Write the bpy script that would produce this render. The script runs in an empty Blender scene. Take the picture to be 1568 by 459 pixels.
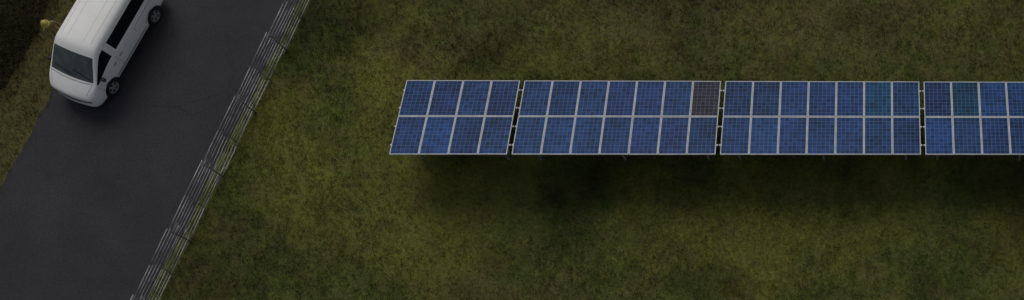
import bpy, bmesh, math, random
import numpy as np
from mathutils import Vector, Matrix
from mathutils.bvhtree import BVHTree
random.seed(7); rng=np.random.default_rng(11)
S=bpy.context.scene
def link(o,parent=None):
    S.collection.objects.link(o)
    if parent: o.parent=parent
    return o
def empty(name,loc=(0,0,0),rz=0):
    e=bpy.data.objects.new(name,None); e.location=loc; e.rotation_euler=(0,0,rz); e.empty_display_size=.3
    return link(e)
# ---------------------------------------------------------------- materials
def mat(name,col,rough=.6,metal=0,spec=.5,noise=None,bump=None,coat=0):
    m=bpy.data.materials.new(name); m.use_nodes=True; nt=m.node_tree; b=nt.nodes['Principled BSDF']
    b.inputs['Base Color'].default_value=(*col,1); b.inputs['Roughness'].default_value=rough
    b.inputs['Metallic'].default_value=metal; b.inputs['Specular IOR Level'].default_value=spec
    b.inputs['Coat Weight'].default_value=coat
    tc=nt.nodes.new('ShaderNodeTexCoord')
    if noise:
        sc,lo,hi=noise
        n=nt.nodes.new('ShaderNodeTexNoise'); n.inputs['Scale'].default_value=sc; n.inputs['Detail'].default_value=6
        nt.links.new(tc.outputs['Object'],n.inputs['Vector'])
        r=nt.nodes.new('ShaderNodeMapRange'); r.inputs[1].default_value=.3; r.inputs[2].default_value=.7
        r.inputs[3].default_value=lo; r.inputs[4].default_value=hi
        nt.links.new(n.outputs['Fac'],r.inputs[0])
        mx=nt.nodes.new('ShaderNodeVectorMath'); mx.operation='SCALE'; mx.inputs[0].default_value=col
        nt.links.new(r.outputs[0],mx.inputs['Scale']); nt.links.new(mx.outputs[0],b.inputs['Base Color'])
    if bump:
        sc,st,di=bump
        n=nt.nodes.new('ShaderNodeTexNoise'); n.inputs['Scale'].default_value=sc; n.inputs['Detail'].default_value=4
        nt.links.new(tc.outputs['Object'],n.inputs['Vector'])
        bp=nt.nodes.new('ShaderNodeBump'); bp.inputs['Strength'].default_value=st; bp.inputs['Distance'].default_value=di
        nt.links.new(n.outputs['Fac'],bp.inputs['Height']); nt.links.new(bp.outputs[0],b.inputs['Normal'])
    return m
class NB:
    def __init__(s,name):
        s.m=bpy.data.materials.new(name); s.m.use_nodes=True; s.nt=s.m.node_tree; s.b=s.nt.nodes['Principled BSDF']
        s.tc=s.nt.nodes.new('ShaderNodeTexCoord')
    def lk(s,a,b): s.nt.links.new(a,b)
    def noise(s,sc,det=5,ro=.6,src=None,dist=0):
        n=s.nt.nodes.new('ShaderNodeTexNoise'); n.inputs['Scale'].default_value=sc; n.inputs['Detail'].default_value=det
        n.inputs['Roughness'].default_value=ro; n.inputs['Distortion'].default_value=dist
        s.lk(src or s.tc.outputs['Object'],n.inputs['Vector']); return n.outputs['Fac']
    def rng(s,x,a,b,c=0,d=1):
        r=s.nt.nodes.new('ShaderNodeMapRange'); s.lk(x,r.inputs[0])
        for i,v in enumerate((a,b,c,d)): r.inputs[i+1].default_value=v
        return r.outputs[0]
    def mix(s,f,a,b,mode='MIX'):
        m=s.nt.nodes.new('ShaderNodeMix'); m.data_type='RGBA'; m.blend_type=mode
        if isinstance(f,(int,float)): m.inputs[0].default_value=f
        else: s.lk(f,m.inputs[0])
        for k,v in ((6,a),(7,b)):
            if isinstance(v,tuple): m.inputs[k].default_value=(*v,1)
            else: s.lk(v,m.inputs[k])
        return m.outputs[2]
    def math(s,op,a,b=0.,c=None):
        m=s.nt.nodes.new('ShaderNodeMath'); m.operation=op
        for i,v in enumerate((a,b,c)):
            if v is None: continue
            if isinstance(v,(int,float)): m.inputs[i].default_value=v
            else: s.lk(v,m.inputs[i])
        return m.outputs[0]
    def attr(s,name):
        a=s.nt.nodes.new('ShaderNodeAttribute'); a.attribute_name=name; return a
    def bump(s,h,st,di):
        bp=s.nt.nodes.new('ShaderNodeBump'); bp.inputs['Strength'].default_value=st; bp.inputs['Distance'].default_value=di
        s.lk(h,bp.inputs['Height']); s.lk(bp.outputs[0],s.b.inputs['Normal'])
def scalecol(nb,col,f):
    v=nb.nt.nodes.new('ShaderNodeVectorMath'); v.operation='SCALE'; nb.lk(col,v.inputs[0]); nb.lk(f,v.inputs['Scale']); return v.outputs[0]
# grass
def grass_material(name,blade=False):
    g=NB(name); a=g.attr('tone'); sp=g.nt.nodes.new('ShaderNodeSeparateColor'); g.lk(a.outputs['Color'],sp.inputs[0])
    Y,D,Bn=sp.outputs[0],sp.outputs[1],sp.outputs[2]
    fine=g.rng(g.noise(7,6,.7),.32,.68); mid=g.rng(g.noise(1.3,7,.7,dist=.4),.36,.64); xf=g.rng(g.noise(40,3,.7),.3,.7)
    base=g.mix(mid,(.046,.064,.013),(.092,.110,.023))
    base=g.mix(g.math('MULTIPLY',Y,.85),base,(.160,.156,.028))
    base=g.mix(g.math('MULTIPLY',Bn,.8),base,(.100,.080,.034))
    straw=g.rng(g.noise(4.3,8,.8),.56,.70)
    base=g.mix(g.math('MULTIPLY',straw,g.rng(Bn,0,1,.25,.75)),base,(.20,.178,.085))
    k=g.rng(fine,0,1,.60,1.38)
    k=g.math('MULTIPLY',k,g.rng(xf,0,1,.65,1.3))
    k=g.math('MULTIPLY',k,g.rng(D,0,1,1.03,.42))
    if blade: k=g.math('MULTIPLY',k,1.15)
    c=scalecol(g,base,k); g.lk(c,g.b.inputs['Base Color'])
    g.b.inputs['Roughness'].default_value=.85; g.b.inputs['Specular IOR Level'].default_value=.15
    if not blade:
        h=g.math('ADD',g.noise(12,8,.75),g.math('MULTIPLY',g.noise(50,3),.5)); g.bump(h,.7,.06)
    return g.m
M_grass=grass_material('grass_ground'); M_blade=grass_material('grass_blades',True)
# asphalt
a=NB('asphalt')
c=a.mix(a.rng(a.noise(.45,6,.7),.35,.65),(.027,.0265,.031),(.038,.037,.043))
c=scalecol(a,c,a.rng(a.noise(60,3,.8),.3,.7,.45,1.55))
c=scalecol(a,c,a.rng(a.noise(14,5,.8),.3,.7,.68,1.32))
vor=a.nt.nodes.new('ShaderNodeTexVoronoi'); vor.feature='DISTANCE_TO_EDGE'; vor.inputs['Scale'].default_value=.28
nv=a.nt.nodes.new('ShaderNodeTexNoise'); nv.inputs['Scale'].default_value=1.5; nv.inputs['Detail'].default_value=6
mxv=a.nt.nodes.new('ShaderNodeVectorMath'); mxv.operation='ADD'; a.lk(a.tc.outputs['Object'],mxv.inputs[0]); a.lk(nv.outputs['Color'],mxv.inputs[1])
a.lk(mxv.outputs[0],vor.inputs['Vector'])
crack=a.math('MULTIPLY',a.rng(vor.outputs['Distance'],.0,.007,1,0),a.rng(a.noise(.35,2),.50,.60))
c=a.mix(a.math('MULTIPLY',crack,.45),c,(.013,.013,.015))
a.lk(c,a.b.inputs['Base Color']); a.b.inputs['Roughness'].default_value=.8; a.b.inputs['Specular IOR Level'].default_value=.2
a.bump(a.noise(90,3,.8),.5,.01); M_asph=a.m
# solar glass
s=NB('solar_cells'); uv=s.nt.nodes.new('ShaderNodeUVMap'); sx=s.nt.nodes.new('ShaderNodeSeparateXYZ'); s.lk(uv.outputs[0],sx.inputs[0])
def line(x,mult,wd):
    f=s.math('FRACT',s.math('MULTIPLY',x,mult)); d=s.math('ABSOLUTE',s.math('SUBTRACT',f,.5)); return s.math('GREATER_THAN',d,.5-wd)
grid=s.math('MAXIMUM',line(sx.outputs[0],1,.035),line(sx.outputs[1],1,.035))
bus=line(s.math('ADD',sx.outputs[0],.17),3,.035)
fl=s.nt.nodes.new('ShaderNodeVectorMath'); fl.operation='FLOOR'; s.lk(uv.outputs[0],fl.inputs[0])
wn=s.nt.nodes.new('ShaderNodeTexWhiteNoise'); s.lk(fl.outputs[0],wn.inputs['Vector'])
tint=s.attr('tint')
cc=scalecol(s,tint.outputs['Color'],s.rng(wn.outputs['Value'],0,1,.7,1.35))
v2=s.nt.nodes.new('ShaderNodeTexVoronoi'); v2.inputs['Scale'].default_value=14; s.lk(uv.outputs[0],v2.inputs['Vector'])
sc2=s.nt.nodes.new('ShaderNodeSeparateColor'); s.lk(v2.outputs['Color'],sc2.inputs[0])
cc=scalecol(s,cc,s.rng(sc2.outputs[0],0,1,.8,1.25))
cc=scalecol(s,cc,s.rng(s.noise(.7,6,.7),.35,.65,.65,1.3))
cc=s.mix(s.math('MULTIPLY',bus,.15),cc,(.08,.13,.23))
cc=s.mix(s.math('MULTIPLY',grid,.7),cc,(.13,.19,.31))
s.lk(cc,s.b.inputs['Base Color']); s.b.inputs['Roughness'].default_value=.3; s.b.inputs['Specular IOR Level'].default_value=.05
M_cell=s.m
M_frame=mat('aluminium_frame',(.50,.52,.54),.5,.0,.4,(3,.8,1.08))
M_back=mat('panel_backsheet',(.35,.35,.35),.7)
M_steel=mat('galvanised_steel',(.28,.29,.30),.5,.4,.5,(8,.7,1.2))
M_fence=mat('weathered_fence_steel',(.27,.27,.275),.6,.1,.4,(3,.35,1.5))
M_post=mat('fence_post_dark',(.13,.128,.125),.8,0,.3,(9,.6,1.3))
M_white=mat('white_vehicle_paint',(.80,.80,.79),.35,0,.5,(1.3,.93,1.03),None,.35)
M_glass=mat('tinted_side_glass',(.006,.007,.009),.12,0,.35)
M_wind=mat('windscreen_glass',(.045,.06,.064),.16,0,.5,(3,.5,1.5))
M_black=mat('black_plastic',(.02,.02,.021),.6,0,.4,(8,.8,1.2))
M_tyre=mat('tyre_rubber',(.018,.018,.018),.85,0,.3,(10,.8,1.2))
M_alloy=mat('alloy_wheel',(.42,.43,.44),.4,.5)
M_lamp=mat('headlamp_lens',(.16,.18,.19),.15,0,.6)
M_tail=mat('tail_lamp',(.25,.01,.01),.2)
M_seam=mat('panel_seam',(.12,.12,.12),.7)
M_rib=mat('roof_rib_shade',(.60,.59,.56),.5)
# ---------------------------------------------------------------- helpers
def mesh_obj(name,verts,faces,mats,mi=None,parent=None,smooth=False):
    me=bpy.data.meshes.new(name); me.from_pydata([tuple(v) for v in verts],[],faces)
    for m in (mats if isinstance(mats,list) else [mats]): me.materials.append(m)
    if mi is not None: me.polygons.foreach_set('material_index',mi)
    if smooth: me.polygons.foreach_set('use_smooth',[True]*len(me.polygons))
    me.update(); return link(bpy.data.objects.new(name,me),parent)
class Acc:
    def __init__(s): s.v=[];s.f=[];s.m=[]
    def box(s,M,sx,sy,sz,mi=0):
        n=len(s.v)
        for x in(-.5,.5):
            for y in(-.5,.5):
                for z in(-.5,.5): s.v.append(M@Vector((x*sx,y*sy,z*sz)))
        for f in((0,1,3,2),(4,6,7,5),(0,4,5,1),(2,3,7,6),(0,2,6,4),(1,5,7,3)):
            s.f.append(tuple(n+i for i in f)); s.m.append(mi)
    def tube(s,p,q,r,seg=8,mi=0,r2=None):
        p=Vector(p);q=Vector(q);d=(q-p).normalized(); a=d.orthogonal().normalized(); b=d.cross(a); n=len(s.v); r2=r if r2 is None else r2
        for c,rr in((p,r),(q,r2)):
            for i in range(seg):
                t=2*math.pi*i/seg; s.v.append(c+(a*math.cos(t)+b*math.sin(t))*rr)
        for i in range(seg):
            j=(i+1)%seg; s.f.append((n+i,n+j,n+seg+j,n+seg+i)); s.m.append(mi)
        s.f.append(tuple(n+i for i in range(seg))[::-1]); s.m.append(mi)
        s.f.append(tuple(n+seg+i for i in range(seg))); s.m.append(mi)
    def obj(s,name,mats,parent=None,smooth=False): return mesh_obj(name,s.v,s.f,mats,s.m,parent,smooth)
def T(x,y,z): return Matrix.Translation((x,y,z))
def vnoise(x,y,scale,seed,octs=4):
    r=np.random.default_rng(seed); N=256; out=np.zeros_like(x); amp=1;tot=0
    for o in range(octs):
        g=r.random((N,N)); u=(x*scale)%N; v=(y*scale)%N; i=np.floor(u).astype(int); j=np.floor(v).astype(int)
        fu=u-i; fv=v-j; fu=fu*fu*(3-2*fu); fv=fv*fv*(3-2*fv); i%=N;j%=N; i1=(i+1)%N;j1=(j+1)%N
        out+=amp*((g[i,j]*(1-fu)+g[i1,j]*fu)*(1-fv)+(g[i,j1]*(1-fu)+g[i1,j1]*fu)*fv); tot+=amp; amp*=.55; scale*=2.07
    return out/tot
# ---------------------------------------------------------------- ground
O=np.array([-20.97,22.16]); d=np.array([.3584,.9336]); nrm=np.array([.9336,-.3584])
def road_n(x,y): return (x-O[0])*nrm[0]+(y-O[1])*nrm[1]
def blob(x,y,cx,cy,rx,ry,ang=0):
    ca,sa=math.cos(ang),math.sin(ang); u=(x-cx)*ca+(y-cy)*sa; v=-(x-cx)*sa+(y-cy)*ca
    return np.exp(-((u/rx)**2+(v/ry)**2))
def tones(x,y):
    x=np.asarray(x,float); y=np.asarray(y,float)
    wx=x+1.6*(vnoise(x+300,y+300,.6,5)-.5); wy=y+1.6*(vnoise(x+500,y+100,.6,6)-.5)
    n1=vnoise(x+400,y+400,.45,1); n2=vnoise(x+400,y+400,.8,2); n3=vnoise(x+400,y+400,2.2,3)
    Y=.12+1.6*(n1-.5)+.6*blob(wx,wy,-21.6,16.1,2.4,3)+.5*blob(wx,wy,-18.3,19.4,1.6,1.4)+.5*blob(wx,wy,-15.3,15.4,2,.9)+.4*blob(wx,wy,-3,12.8,6,1.5)+.3*blob(wx,wy,-16,13.2,3,1.2)
    D=.12+1.6*(n2-.52)+.6*blob(wx,wy,-10.8,14.1,1.6,1.5)+.5*blob(wx,wy,-14.4,20.0,1.9,.9)+.45*blob(wx,wy,-23.3,12.0,1.5,1.6)+.4*blob(wx,wy,4.7,14.4,1.3,2)+.45*blob(wx,wy,-19.6,21.3,1.8,1.3)+.3*blob(wx,wy,-6,11.3,1.5,1)+.25*blob(wx,wy,-4,22.8,14,1.2)-.45*blob(wx,wy,-18.3,19.4,1.4,1.2)-.45*blob(wx,wy,-21.4,16.6,1.5,2.4)-.45*blob(wx,wy,-3,12.9,4,1)  # grass darkness; first blob paints shadow below the panels into the colour
    Bn=.08+1.5*(n3-.5)+.7*blob(wx,wy,-3,21.6,11,2.0)+.5*blob(wx,wy,-13.9,11.2,2.4,.9)+.8*blob(wx,wy,-17.0,20.4,1.3,.6)+.6*blob(wx,wy,-15.2,20.9,.9,.5)+.4*blob(wx,wy,-24,11.8,1.2,2)
    # verge on the far side of the road: yellow-brown strip, dark undergrowth beyond
    rn=road_n(x,y)+.5*(vnoise(x+50,y+90,.9,9)-.5)
    left=rn<-6.6
    Y=np.where(left,.3+.5*(n3-.3),Y); Bn=np.where(left,.8+.6*(n2-.5),Bn)
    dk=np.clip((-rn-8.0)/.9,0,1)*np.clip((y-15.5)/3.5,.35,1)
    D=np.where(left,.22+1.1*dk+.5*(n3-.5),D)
    return np.clip(Y,0,1),np.clip(D,0,1.4),np.clip(Bn,0,1)
xs=np.concatenate([[-3000,-800,-250,-100,-60,-48],np.arange(-40,14,.13),[20,32,60,120,300,900,3000]])
ys=np.concatenate([[-3000,-800,-250,-80,-30,-5,3],np.arange(7,27,.13),[31,40,60,120,300,900,3000]])
X,Yg=np.meshgrid(xs,ys,indexing='ij'); nx,ny=X.shape
Z=.05*(vnoise(X+400,Yg+400,.35,21)-.5)+.035*(vnoise(X+400,Yg+400,2.5,22,3)-.5)
rn=road_n(X,Yg); flat=np.clip(np.maximum(rn-.0,-rn-7.3)/1.2,0,1); Z=Z*flat-.012
co=np.stack([X,Yg,Z],-1).reshape(-1,3)
idx=np.arange(nx*ny).reshape(nx,ny)
F=np.stack([idx[:-1,:-1],idx[1:,:-1],idx[1:,1:],idx[:-1,1:]],-1).reshape(-1,4)
me=bpy.data.meshes.new('grass_ground'); me.vertices.add(len(co)); me.vertices.foreach_set('co',co.ravel())
me.loops.add(F.size); me.loops.foreach_set('vertex_index',F.ravel()); me.polygons.add(len(F)); me.polygons.foreach_set('loop_start',np.arange(0,F.size,4))
me.update(calc_edges=True); me.materials.append(M_grass); me.polygons.foreach_set('use_smooth',[True]*len(F))
def settone(me,x,y):
    t=tones(x,y); at=me.color_attributes.new('tone','FLOAT_COLOR','POINT')
    at.data.foreach_set('color',np.stack([t[0],t[1],t[2],np.ones_like(t[0])],-1).ravel().astype(np.float32))
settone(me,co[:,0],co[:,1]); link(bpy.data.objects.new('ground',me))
# grass blades (one mesh)
def blades(name,N,xr,yr,hl,hh,keep,flat=.8,clump=True):
    x=rng.uniform(*xr,N); y=rng.uniform(*yr,N)
    k=keep(x,y); x=x[k];y=y[k]
    if clump:
        x=np.repeat(x,5)+rng.normal(0,.05,len(x)*5); y=np.repeat(y,5)+rng.normal(0,.05,len(y)*5)
    n=len(x); th=rng.uniform(0,2*np.pi,n); L=rng.uniform(hl,hh,n); lean=rng.uniform(.3,flat,n)*L; w=rng.uniform(.006,.014,n)
    dx,dy=np.cos(th),np.sin(th)
    z0=np.full(n,-.02)
    a=np.stack([x-dy*w,y+dx*w,z0],-1); b=np.stack([x+dy*w,y-dx*w,z0],-1); c=np.stack([x+dx*lean,y+dy*lean,z0+np.sqrt(np.maximum(L**2-lean**2,.0004))],-1)
    co=np.stack([a,b,c],1).reshape(-1,3)
    me=bpy.data.meshes.new(name); me.vertices.add(len(co)); me.vertices.foreach_set('co',co.ravel()); me.loops.add(n*3); me.loops.foreach_set('vertex_index',np.arange(n*3))
    me.polygons.add(n); me.polygons.foreach_set('loop_start',np.arange(0,n*3,3)); me.update(calc_edges=True); me.materials.append(M_blade)
    settone(me,np.repeat(x,3),np.repeat(y,3)); return link(bpy.data.objects.new(name,me))
def off_road(x,y):
    r=road_n(x,y); e=.3*(vnoise(x+10,y+10,2,31)-.5); dens=vnoise(x+60,y+60,1.1,33)
    return ((r>-.38+e)|(r<-6.9-e))&(rng.random(len(x))<.25+1.2*dens)
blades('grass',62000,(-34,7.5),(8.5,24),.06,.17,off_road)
# ---------------------------------------------------------------- road
L0,L1=-60,60; n=900; v=[];f=[]
for i in range(n+1):
    t=L0+(L1-L0)*i/n
    e1=.12*(float(vnoise(np.array([t+100.]),np.array([3.]),1.3,41)[0])-.5)*2; e2=.12*(float(vnoise(np.array([t+100.]),np.array([9.]),1.6,42)[0])-.5)*2
    for q in (-6.95+e2,-3.5,-.42+e1):
        p=O+d*t+nrm*q; v.append((p[0],p[1],.004))
for i in range(n):
    for j in range(2): f.append((i*3+j,i*3+j+1,i*3+j+4,i*3+j+3))
mesh_obj('road',v,f,M_asph)
# ---------------------------------------------------------------- fence
fence=empty('roadside_fence'); rails=Acc(); posts=Acc(); dd=Vector((d[0],d[1],0)); nn=Vector((nrm[0],nrm[1],0)); OO=Vector((O[0],O[1],0))
sec=2.55; t=-26.0+.9
while t<16:
    jn=random.uniform(-.03,.02); top=1.42+random.uniform(-.04,.04); NR=9
    for k in range(NR):
        z=.08+k*(top-.08)/(NR-1)
        za=z+random.uniform(-.03,.03); zb=z+random.uniform(-.03,.03)+.03
        e0=random.uniform(.02,.35); e1=random.uniform(.02,.35)
        p=OO+dd*(t-e0)+nn*(jn+.01)+Vector((0,0,za)); q=OO+dd*(t+sec+e1)+nn*(jn-.04)+Vector((0,0,zb))
        m=(p+q)/2+Vector((0,0,-random.uniform(-.02,.03)))
        r=random.uniform(.010,.015) if k not in (0,NR-1) else .018
        rails.tube(p,m,r,7); rails.tube(m,q,r,7)
    for o in (.0,sec*.5):
        b=OO+dd*(t+o)+nn*.045; posts.tube(b+Vector((0,0,-.1)),b+Vector((0,0,1.38 if o<1 else 1.34)),.022 if o<1 else .010,8)
    t+=sec
rails.obj('rails',M_fence,fence,True); posts.obj('posts',M_post,fence,True)
# ---------------------------------------------------------------- solar arrays
X0,Y0,Z0,P=-17.038,17.091,1.411,-.3383
g=.149; blue=(.0090,.034,.116)
def table(x0,npan,special):
    root=empty('solar_panel_array',(x0,Y0,Z0)); root.rotation_euler=(0,0,0)
    RM=Matrix.Rotation(P,4,'X')
    fr=Acc(); gv=[];gf=[];guv=[];gt=[]
    W,H2=.985,1.645
    for i in range(npan):
        for r in (0,1):
            cx=i*1.0+.5; cy=(-.835 if r==0 else .835); fw=.024
            dz=random.uniform(-.003,.003)
            for (ax,ay,sx_,sy_) in ((cx,cy-H2/2+fw/2,W,fw),(cx,cy+H2/2-fw/2,W,fw),(cx-W/2+fw/2,cy,fw,H2-2*fw),(cx+W/2-fw/2,cy,fw,H2-2*fw)):
                fr.box(RM@T(ax,ay,dz),sx_,sy_,.04,0)
            fr.box(RM@T(cx,cy,-.008),W-.05,H2-.05,.006,1)
            b=len(gv); hx,hy=W/2-fw+.001,H2/2-fw+.001
            for (ux,uy) in((-1,-1),(1,-1),(1,1),(-1,1)): gv.append(RM@Vector((cx+ux*hx,cy+uy*hy,.011+dz)))
            gf.append((b,b+1,b+2,b+3)); oo=random.randint(0,40)*10
            guv+= [(oo-.1,oo-.1),(oo+6.1,oo-.1),(oo+6.1,oo+10.1),(oo-.1,oo+10.1)]
            k=random.uniform(.8,1.2); col=special.get((i,r),tuple(cc_*k for cc_ in (blue[0]*random.uniform(.85,1.2),blue[1]*random.uniform(.9,1.1),blue[2])))
            gt+= [(*col,1)]*4
    o=mesh_obj('solar_cells',gv,gf,M_cell,None,root)
    u=o.data.uv_layers.new(name='UVMap')
    for k,l in enumerate(guv): u.data[k].uv=l
    at=o.data.color_attributes.new('tint','FLOAT_COLOR','CORNER')
    for k,l in enumerate(gt): at.data[k].color=l
    fr.obj('panel_frames',[M_frame,M_back],root)
    st=Acc(); L=npan*1.0
    for yy in (-1.25,-.42,.42,1.25):
        st.box(RM@T(L/2,yy,-.055),L+.11,.06,.06)
    npst=3 if npan>5 else 2
    for k in range(npst):
        px=.5+(L-1)*k/(npst-1)
        st.box(RM@T(px,0,-.125),.07,2.9,.08)
        for yy in (-1.05,1.05):
            top=RM@Vector((px,yy,-.16)); st.tube((px,top.y,-Z0-.3),(px,top.y,top.z),.045,10)
        st.tube((px+.05,RM.to_3x3().row[1][1]*-1.0,-Z0+.25),(px+.05,(RM@Vector((0,.75,-.16))).y,(RM@Vector((0,.75,-.16))).z),.022,8)
    st.obj('support_frame',M_steel,root)
table(X0,4,{})
table(X0+4+g,7,{(6,1):(.026,.022,.030)})
table(X0+11+2*g,7,{(5,1):(.004,.040,.100)})
table(X0+18+3*g,7,{(1,1):(.003,.036,.080)})
table(X0+25+4*g,7,{})
# ---------------------------------------------------------------- van
van=empty('white_minivan',(-28.33,18.94,.004),-1.974); WB=2.98
st_=[ # x, bulge, points j0..8 (y,z)
 (.82,.14,[(.70,.27),(.80,.34),(.83,.50),(.82,.66),(.79,.76),(.74,.83),(.60,.865),(.34,.885),(0,.89)]),
 (.68,.13,[(.80,.25),(.90,.33),(.925,.52),(.91,.76),(.88,.86),(.82,.93),(.70,.965),(.40,.985),(0,.99)]),
 (.44,.11,[(.82,.25),(.925,.33),(.95,.60),(.93,.92),(.91,1.0),(.895,1.05),(.84,1.085),(.48,1.115),(0,1.125)]),
 (.24,.10,[(.82,.25),(.93,.33),(.955,.62),(.94,1.0),(.93,1.06),(.91,1.12),(.87,1.165),(.49,1.195),(0,1.205)]),
 (.08,.10,[(.82,.25),(.93,.33),(.955,.62),(.945,1.02),(.93,1.09),(.89,1.24),(.85,1.30),(.49,1.335),(0,1.345)]),
 (-.56,.09,[(.82,.25),(.93,.33),(.955,.62),(.95,1.04),(.935,1.12),(.81,1.70),(.765,1.795),(.47,1.86),(0,1.88)]),
 (-.74,.06,[(.82,.25),(.93,.33),(.955,.62),(.95,1.05),(.935,1.12),(.81,1.745),(.755,1.86),(.5,1.93),(0,1.955)]),
 (-.88,.0,[(.82,.25),(.93,.33),(.955,.62),(.95,1.05),(.93,1.12),(.81,1.75),(.745,1.875),(.5,1.945),(0,1.97)]),
 (-.99,.0,[(.82,.25),(.93,.33),(.955,.62),(.95,1.05),(.93,1.12),(.81,1.75),(.745,1.875),(.5,1.945),(0,1.97)]),
 (-2.08,.0,[(.82,.25),(.93,.33),(.955,.62),(.95,1.05),(.93,1.12),(.81,1.75),(.745,1.88),(.5,1.95),(0,1.975)]),
 (-2.15,.0,[(.82,.25),(.93,.33),(.955,.62),(.95,1.05),(.93,1.12),(.81,1.75),(.745,1.88),(.5,1.95),(0,1.975)]),
 (-3.35,.0,[(.82,.25),(.93,.33),(.95,.62),(.945,1.05),(.925,1.12),(.805,1.75),(.745,1.87),(.5,1.94),(0,1.965)]),
 (-3.60,.0,[(.82,.27),(.925,.34),(.945,.62),(.935,1.05),(.915,1.12),(.80,1.74),(.735,1.86),(.5,1.92),(0,1.94)]),
 (-3.82,-.06,[(.80,.30),(.90,.36),(.92,.62),(.90,1.05),(.88,1.13),(.76,1.71),(.69,1.82),(.48,1.87),(0,1.885)]),
]
bv=[];bf=[];bm_=[]
rings=[]
for x,bu,pts in st_:
    ring=[]
    full=[(y,z) for y,z in pts]+[(-y,z) for y,z in pts[:-1][::-1]]
    for (y,z) in full:
        ring.append(len(bv)); bv.append((x+bu*(1-(y/.93)**2),y,z))
    rings.append(ring)
ns=len(rings)
for si in range(ns-1):
    A,B=rings[si],rings[si+1]
    for i in range(16):
        j=i if i<8 else 15-i
        mi=0
        if j==4 and si in (3,4,5,6): mi=1
        if j==4 and si in (8,9,10): mi=1
        if j in (6,7) and si in (3,4): mi=2
        bf.append((A[i],A[i+1],B[i+1],B[i])); bm_.append(mi)
def cap(si,front):
    R_=rings[si]; x,bu,pts=st_[si]; rows=[]
    y5=pts[5][0]; fr_=[1,pts[6][0]/y5,pts[7][0]/y5,0,-pts[7][0]/y5,-pts[6][0]/y5,-1]
    for r in range(6):
        if r==5: rows.append([R_[k] for k in range(5,12)]); continue
        row=[]
        for c_,fq in enumerate(fr_):
            if c_==0: row.append(R_[r])
            elif c_==6: row.append(R_[16-r])
            else:
                y=fq*pts[r][0]; row.append(len(bv)); z=pts[r][1]
                ex=(.05 if front else -.06) if r in (1,2) else 0
                bv.append((x+ex+bu*(1-(y/.93)**2),y,z))
        rows.append(row)
    for r in range(5):
        for c_ in range(6):
            q=(rows[r][c_],rows[r+1][c_],rows[r+1][c_+1],rows[r][c_+1]); bf.append(q if front else q[::-1]); bm_.append(0)
    return rows[0]
f0=cap(0,True); r0=cap(ns-1,False)
for si in range(ns-1):
    A,B=rings[si],rings[si+1]
    if si==0: q=[B[0],B[16]]+f0[::-1]
    elif si==ns-2: q=r0+[A[16],A[0]]
    else: q=[A[0],B[0],B[16],A[16]]
    bf.append(tuple(q)); bm_.append(3)
body=mesh_obj('body',bv,bf,[M_white,M_glass,M_wind,M_black],bm_,None,True)
bmx=bmesh.new(); bmx.from_mesh(body.data); bmesh.ops.recalc_face_normals(bmx,faces=bmx.faces); bmx.to_mesh(body.data); bmx.free()
md=body.modifiers.new('s','SUBSURF'); md.levels=md.render_levels=2
cut=Acc()
for ax in (0,-WB):
    for sgn in (1,-1): cut.tube((ax,sgn*.60,.34),(ax,sgn*1.2,.34),.40,32)
cutter=cut.obj('cutter',M_black)
bmx=bmesh.new(); bmx.from_mesh(cutter.data); bmesh.ops.recalc_face_normals(bmx,faces=bmx.faces); bmx.to_mesh(cutter.data); bmx.free()
mb=body.modifiers.new('b','BOOLEAN'); mb.object=cutter; mb.solver='EXACT'
try: mb.material_mode='TRANSFER'
except: pass
bpy.context.view_layer.update()
dg=bpy.context.evaluated_depsgraph_get(); nm=bpy.data.meshes.new_from_object(body.evaluated_get(dg)); body.modifiers.clear(); body.data=nm
bpy.data.objects.remove(cutter)
body.parent=van
bvh=BVHTree.FromPolygons([v_.co for v_ in nm.vertices],[tuple(p.vertices) for p in nm.polygons])
def patch(name,corners,axis,m,off=.004,nu=8,nv=4,sgn=1):
    v=[];f=[]
    (a,b,c_,e)=[Vector(q) for q in corners]
    for i in range(nu+1):
        for j in range(nv+1):
            s_=i/nu;t_=j/nv; p=(a*(1-s_)+b*s_)*(1-t_)+(e*(1-s_)+c_*s_)*t_
            if axis=='y': o=Vector((p.x,3*sgn,p.y)); dr=Vector((0,-sgn,0))
            elif axis=='x': o=Vector((3*sgn if sgn>0 else -7,p.x,p.y)); dr=Vector((-sgn,0,0))
            else: o=Vector((p.x,p.y,4)); dr=Vector((0,0,-1))
            h=bvh.ray_cast(o,dr)
            if h[0] is None: return
            v.append(h[0]+ (h[1] if h[1].dot(dr)<0 else -h[1])*off)
    for i in range(nu):
        for j in range(nv): k=i*(nv+1)+j; f.append((k,k+1,k+nv+2,k+nv+1))
    return mesh_obj(name,v,f,m,None,van,True)
def strip(name,pts,axis,w,m,sgn=1,off=.003):
    for a,b in zip(pts[:-1],pts[1:]):
        a=Vector(a);b=Vector(b); dr=(b-a).normalized(); pn=Vector((-dr.y,dr.x))*w/2
        patch(name,(a+pn,b+pn,b-pn,a-pn),axis,m,off,max(4,int((b-a).length/.08)),1,sgn)
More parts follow.
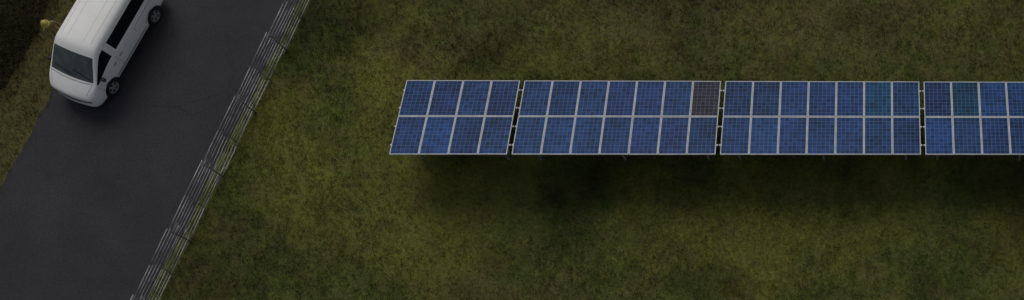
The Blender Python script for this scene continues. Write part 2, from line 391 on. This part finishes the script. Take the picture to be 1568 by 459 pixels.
for sg in (1,-1):
    patch('headlamp',((.42*sg,.70),(.76*sg,.76),(.78*sg,.66),(.46*sg,.60)),'x',M_lamp,.006,8,4)
    strip('door_seam',[(-.93,.36),(-.93,1.10)],'y',.010,M_seam,sg)
    strip('door_seam',[(.30,.72),(.30,1.02)],'y',.010,M_seam,sg)
    strip('door_seam',[(-2.12,.80),(-2.12,1.10)],'y',.010,M_seam,sg)
    strip('door_handle',[(-.80,.93),(-.62,.93)],'y',.030,M_black,sg,.012)
    strip('door_handle',[(-1.20,.93),(-1.02,.93)],'y',.030,M_black,sg,.012)
    strip('side_moulding',[(-.45,.50),(-2.50,.50)],'y',.04,M_seam,sg,.01)
    strip('sliding_rail',[(-2.2,1.03),(-3.5,1.03)],'y',.015,M_seam,sg)
    patch('tail_lamp',((.78*sg,.95),(.86*sg,.95),(.80*sg,1.35),(.74*sg,1.35)),'x',M_tail,.005,3,6,-1)
    strip('roof_rib',[(-.85,.30*sg),(-3.55,.30*sg)],'z',.018,M_rib); strip('roof_rib',[(-.85,.56*sg),(-3.55,.56*sg)],'z',.022,M_rib)
    strip('bonnet_seam',[(.32,.80*sg),(.74,.66*sg)],'z',.010,M_seam)
patch('grille',((-.42,.71),(.42,.71),(.40,.61),(-.40,.61)),'x',M_black,.006,14,3)
patch('lower_intake',((-.55,.42),(.55,.42),(.50,.33),(-.50,.33)),'x',M_black,.006,14,3)
patch('number_plate',((-.26,.53),(.26,.53),(.26,.43),(-.26,.43)),'x',mat('number_plate',(.6,.6,.56),.5),.012,8,2)
patch('rear_window',((-.62,1.18),(.62,1.18),(.56,1.66),(-.56,1.66)),'x',M_glass,.005,10,6,-1)
strip('bonnet_seam',[(.33,-.78),(.40,-.4),(.42,0),(.40,.4),(.33,.78)],'z',.016,M_seam,1,.004)
strip('wiper',[(.22,.72),(.10,.10)],'z',.02,M_black,1,.02); strip('wiper',[(.26,.02),(.13,-.62)],'z',.02,M_black,1,.02)
mi_=Acc()
def ell(name,c_,sx_,sy_,sz_,m,parent,sub=3,fn=None):
    b=bmesh.new(); bmesh.ops.create_icosphere(b,subdivisions=sub,radius=1)
    for q in b.verts:
        q.co=Vector((q.co.x*sx_,q.co.y*sy_,q.co.z*sz_))
        if fn: q.co=fn(q.co)
    for q in b.faces: q.smooth=True
    me=bpy.data.meshes.new(name); b.to_mesh(me); b.free(); me.materials.append(m); o=link(bpy.data.objects.new(name,me),parent); o.location=c_; return o
for sg in (1,-1):
    ell('door_mirror',(.02,1.03*sg,1.14),.055,.10,.09,M_black,van)
    ell('mirror_glass',(-.03,1.03*sg,1.14),.04,.085,.075,M_glass,van)
    mi_.tube((.03,.88*sg,1.08),(.02,1.0*sg,1.11),.03,8)
mi_.obj('mirror_arms',M_black,van)
for ax in (0,-WB):
    for sg in (1,-1):
        w=empty('wheel',(0,0,0)); w.parent=van; w.location=(ax,.83*sg,.33)
        prof=[(.20,-.10),(.30,-.105),(.325,-.08),(.33,0),(.325,.08),(.30,.105),(.225,.10),(.215,.07)]
        v=[];f=[];N=36
        for i in range(N):
            t=2*math.pi*i/N
            for r,yy in prof: v.append((r*math.cos(t),yy*sg,r*math.sin(t)))
        for i in range(N):
            for j in range(7): k=i*8+j; k2=((i+1)%N)*8+j; f.append((k,k+1,k2+1,k2))
        mesh_obj('tyre',v,f,M_tyre,None,w,True)
        rim=Acc(); rim.tube((0,.03*sg,0),(0,.045*sg,0),.21,28,1)
        rim.tube((0,.04*sg,0),(0,.09*sg,0),.05,12,0)
        for k in range(5):
            t=2*math.pi*k/5+.3
            rim.box(Matrix.Rotation(t,4,'Y')@T(.12,.075*sg,0),.19,.03,.065,0)
        for i in range(28):
            t=2*math.pi*(i+.5)/28; rim.box(Matrix.Rotation(t,4,'Y')@T(.212,.07*sg,0),.018,.05,.052,0)
        rim.obj('alloy_rim',[M_alloy,M_black],w)
# ---------------------------------------------------------------- worker beside the van
M_jack=mat('tan_jacket',(.20,.15,.07),.9,0,.2,(12,.7,1.2),(25,.4,.02)); M_trou=mat('dark_trousers',(.05,.05,.06),.9,0,.2,(12,.7,1.2))
M_skin=mat('skin',(.42,.26,.19),.6); M_hat=mat('yellow_helmet',(.34,.27,.04),.4,0,.5,(5,.9,1.05)); M_boot=mat('boots',(.03,.025,.02),.8); M_hair=mat('hair',(.05,.03,.02),.9)
wk=empty('worker',(-29.30,20.42,.004),math.radians(-35))
def skin(name,verts,edges,rad,m,parent,sub=2,root=0):
    me=bpy.data.meshes.new(name); me.from_pydata(verts,edges,[]); o=link(bpy.data.objects.new(name,me))
    sk=o.modifiers.new('k','SKIN'); sk.use_smooth_shade=True
    for i,r in enumerate(rad):
        r=r if isinstance(r,tuple) else (r,r); me.skin_vertices[0].data[i].radius=r; me.skin_vertices[0].data[i].use_root=(i==root)
    s_=o.modifiers.new('s','SUBSURF'); s_.levels=s_.render_levels=sub
    bpy.context.view_layer.update(); dg=bpy.context.evaluated_depsgraph_get(); nm=bpy.data.meshes.new_from_object(o.evaluated_get(dg)); o.modifiers.clear(); o.data=nm
    nm.materials.clear()
    for q in (m if isinstance(m,list) else [m]): nm.materials.append(q)
    o.parent=parent; return o
bvv=[(0,0,.95),(0,0,1.12),(.01,0,1.30),(.02,0,1.45),(.03,0,1.54),
 (0,.10,.88),(.04,.11,.50),(.0,.12,.09),(.13,.13,.045),
 (0,-.10,.88),(-.06,-.11,.50),(-.12,-.12,.09),(.01,-.13,.045),
 (.01,.19,1.42),(.06,.25,1.15),(.27,.22,1.06),(.01,-.19,1.42),(.03,-.26,1.15),(.20,-.24,.98)]
be=[(0,1),(1,2),(2,3),(3,4),(0,5),(5,6),(6,7),(7,8),(0,9),(9,10),(10,11),(11,12),(3,13),(13,14),(14,15),(3,16),(16,17),(17,18)]
br=[(.15,.12),(.145,.115),(.16,.12),(.13,.10),.06,.095,.065,.05,.04,.095,.065,.05,.04,.075,.055,.04,.075,.055,.04]
ob=skin('body',bvv,be,br,[M_jack,M_trou,M_boot],wk)
for p in ob.data.polygons:
    z=p.center.z; p.material_index=2 if z<.12 else (1 if z<.88 and abs(p.center.y)<.2 else 0)
def hand(o_,dr,sg):
    vv=[Vector((0,0,0)),Vector((.05,0,0)),Vector((.09,0,-.005))]; ee=[(0,1),(1,2)]; rr=[.024,(.030,.016),(.034,.014)]
    for k,(yy,l) in enumerate(((-.028,.065),(-.010,.075),(.009,.070),(.027,.055))):
        b=len(vv); vv+= [Vector((.092,yy,-.004)),Vector((.092+l*.5,yy*1.15,-.012)),Vector((.092+l*.85,yy*1.15,-.035))]; ee+=[(2,b),(b,b+1),(b+1,b+2)]; rr+=[.010,.0085,.007]
    b=len(vv); vv+=[Vector((.04,-.03*sg,-.005)),Vector((.075,-.055*sg,-.02))]; ee+=[(1,b),(b,b+1)]; rr+=[.012,.009]
    rot=Vector((1,0,0)).rotation_difference(Vector(dr)).to_matrix()
    skin('hand',[tuple(rot@q+Vector(o_)) for q in vv],ee,rr,M_skin,wk,1)
hand((.29,.218,1.055),(.9,-.1,-.3),1); hand((.22,-.238,.97),(.8,.05,-.5),-1)
hx,hz=.06,1.655
def hf(c_):
    if c_.z<0: c_=Vector((c_.x*(1+c_.z*1.2)+.01,c_.y*(1+c_.z*2.2),c_.z))
    return c_
ell('head',(hx,0,hz),.095,.075,.12,M_skin,wk,3,hf)
ell('hair',(hx-.018,0,hz+.02),.09,.08,.105,M_hair,wk)
ell('nose',(hx+.10,0,hz-.015),.018,.012,.02,M_skin,wk,2); ell('mouth',(hx+.082,0,hz-.058),.008,.022,.006,mat('lips',(.3,.12,.1),.6),wk,2)
for sg in(1,-1):
    ell('ear',(hx,.078*sg,hz-.01),.018,.01,.028,M_skin,wk,2); ell('eye',(hx+.085,.03*sg,hz+.01),.009,.011,.008,M_black,wk,2)
v=[];f=[];N=28; pr=[(.155,.03),(.15,.036),(.118,.045),(.112,.09),(.09,.135),(.05,.16),(0.001,.168)]
for i in range(N):
    t=2*math.pi*i/N
    for r,z in pr: v.append((hx+r*math.cos(t)*(1.12 if math.cos(t)>0 or r<.13 else 1.0),r*math.sin(t)*.93,hz+z))
for i in range(N):
    for j in range(6): k=i*7+j; k2=((i+1)%N)*7+j; f.append((k,k2,k2+1,k+1))
mesh_obj('helmet',v,f,M_hat,None,wk,True)
# ---------------------------------------------------------------- dark undergrowth at the upper left
lf=NB('undergrowth_leaves'); lc=lf.mix(lf.rng(lf.noise(3,5),.35,.65),(.010,.011,.005),(.034,.030,.013)); lf.lk(lc,lf.b.inputs['Base Color']); lf.b.inputs['Roughness'].default_value=.8; lf.b.inputs['Specular IOR Level'].default_value=.1
N=90000; ax=rng.uniform(-38,-29,N); ay=rng.uniform(17.5,27,N); r=road_n(ax,ay)
hgt=np.clip(vnoise(ax+80,ay+80,.8,51)-.36,0,1)*1.5; edge=np.clip((-r-8.4)/1.2,0,1)*np.clip((ay-17.5-.0)/2.2,0,1); hgt=hgt*edge
k=hgt>.04; ax,ay,hgt=ax[k],ay[k],hgt[k]; n=len(ax); az=hgt*rng.uniform(.35,1.05,n)**.6
c0=np.stack([ax,ay,az],-1); u=rng.normal(0,1,(n,3)); u[:,2]*=.5; u/=np.linalg.norm(u,axis=1,keepdims=True); w_=np.cross(u,rng.normal(0,1,(n,3))+np.array([0,0,2.])); w_/=np.linalg.norm(w_,axis=1,keepdims=True)
sz=rng.uniform(.02,.05,(n,1)); q=np.stack([c0-u*sz,c0+w_*sz*.5,c0+u*sz,c0-w_*sz*.5],1).reshape(-1,3)
me=bpy.data.meshes.new('undergrowth'); me.vertices.add(len(q)); me.vertices.foreach_set('co',q.ravel()); me.loops.add(n*4); me.loops.foreach_set('vertex_index',np.arange(n*4)); me.polygons.add(n); me.polygons.foreach_set('loop_start',np.arange(0,n*4,4)); me.update(calc_edges=True); me.materials.append(lf.m); link(bpy.data.objects.new('undergrowth_shrubs',me))
# ---------------------------------------------------------------- light
el=math.radians(46); azd=Vector((-.22,.975,0)).normalized()
sdir=Vector((azd.x*math.cos(el),azd.y*math.cos(el),math.sin(el)))
W=bpy.data.worlds.new('World'); S.world=W; W.use_nodes=True; nt=W.node_tree; bg=nt.nodes['Background']
sky=nt.nodes.new('ShaderNodeTexSky'); sky.sky_type='NISHITA'; sky.sun_disc=False; sky.sun_elevation=el; sky.sun_rotation=math.atan2(azd.x,azd.y); sky.dust_density=4; sky.air_density=1.2
hs=nt.nodes.new('ShaderNodeHueSaturation'); hs.inputs['Saturation'].default_value=.35
nt.links.new(sky.outputs[0],hs.inputs['Color']); nt.links.new(hs.outputs[0],bg.inputs['Color']); bg.inputs['Strength'].default_value=.066
sl=bpy.data.lights.new('sun','SUN'); sl.energy=.9; sl.angle=math.radians(34); sl.color=(1,.96,.91); so=link(bpy.data.objects.new('sun',sl)); so.rotation_euler=(-sdir).to_track_quat('-Z','Y').to_euler(); so.location=sdir*60
# ---------------------------------------------------------------- camera
cam=bpy.data.cameras.new('camera'); co_=link(bpy.data.objects.new('camera',cam)); co_.location=(0,0,45.624); co_.rotation_euler=(.19671,-.04402,-.01537)
cam.sensor_width=36; cam.lens=2004.04/1568*36; cam.shift_x=-.4246; cam.shift_y=.1911; cam.clip_end=8000; cam.clip_start=.5; S.camera=co_
S.view_settings.view_transform='Standard'; S.view_settings.look='None'; S.view_settings.exposure=0
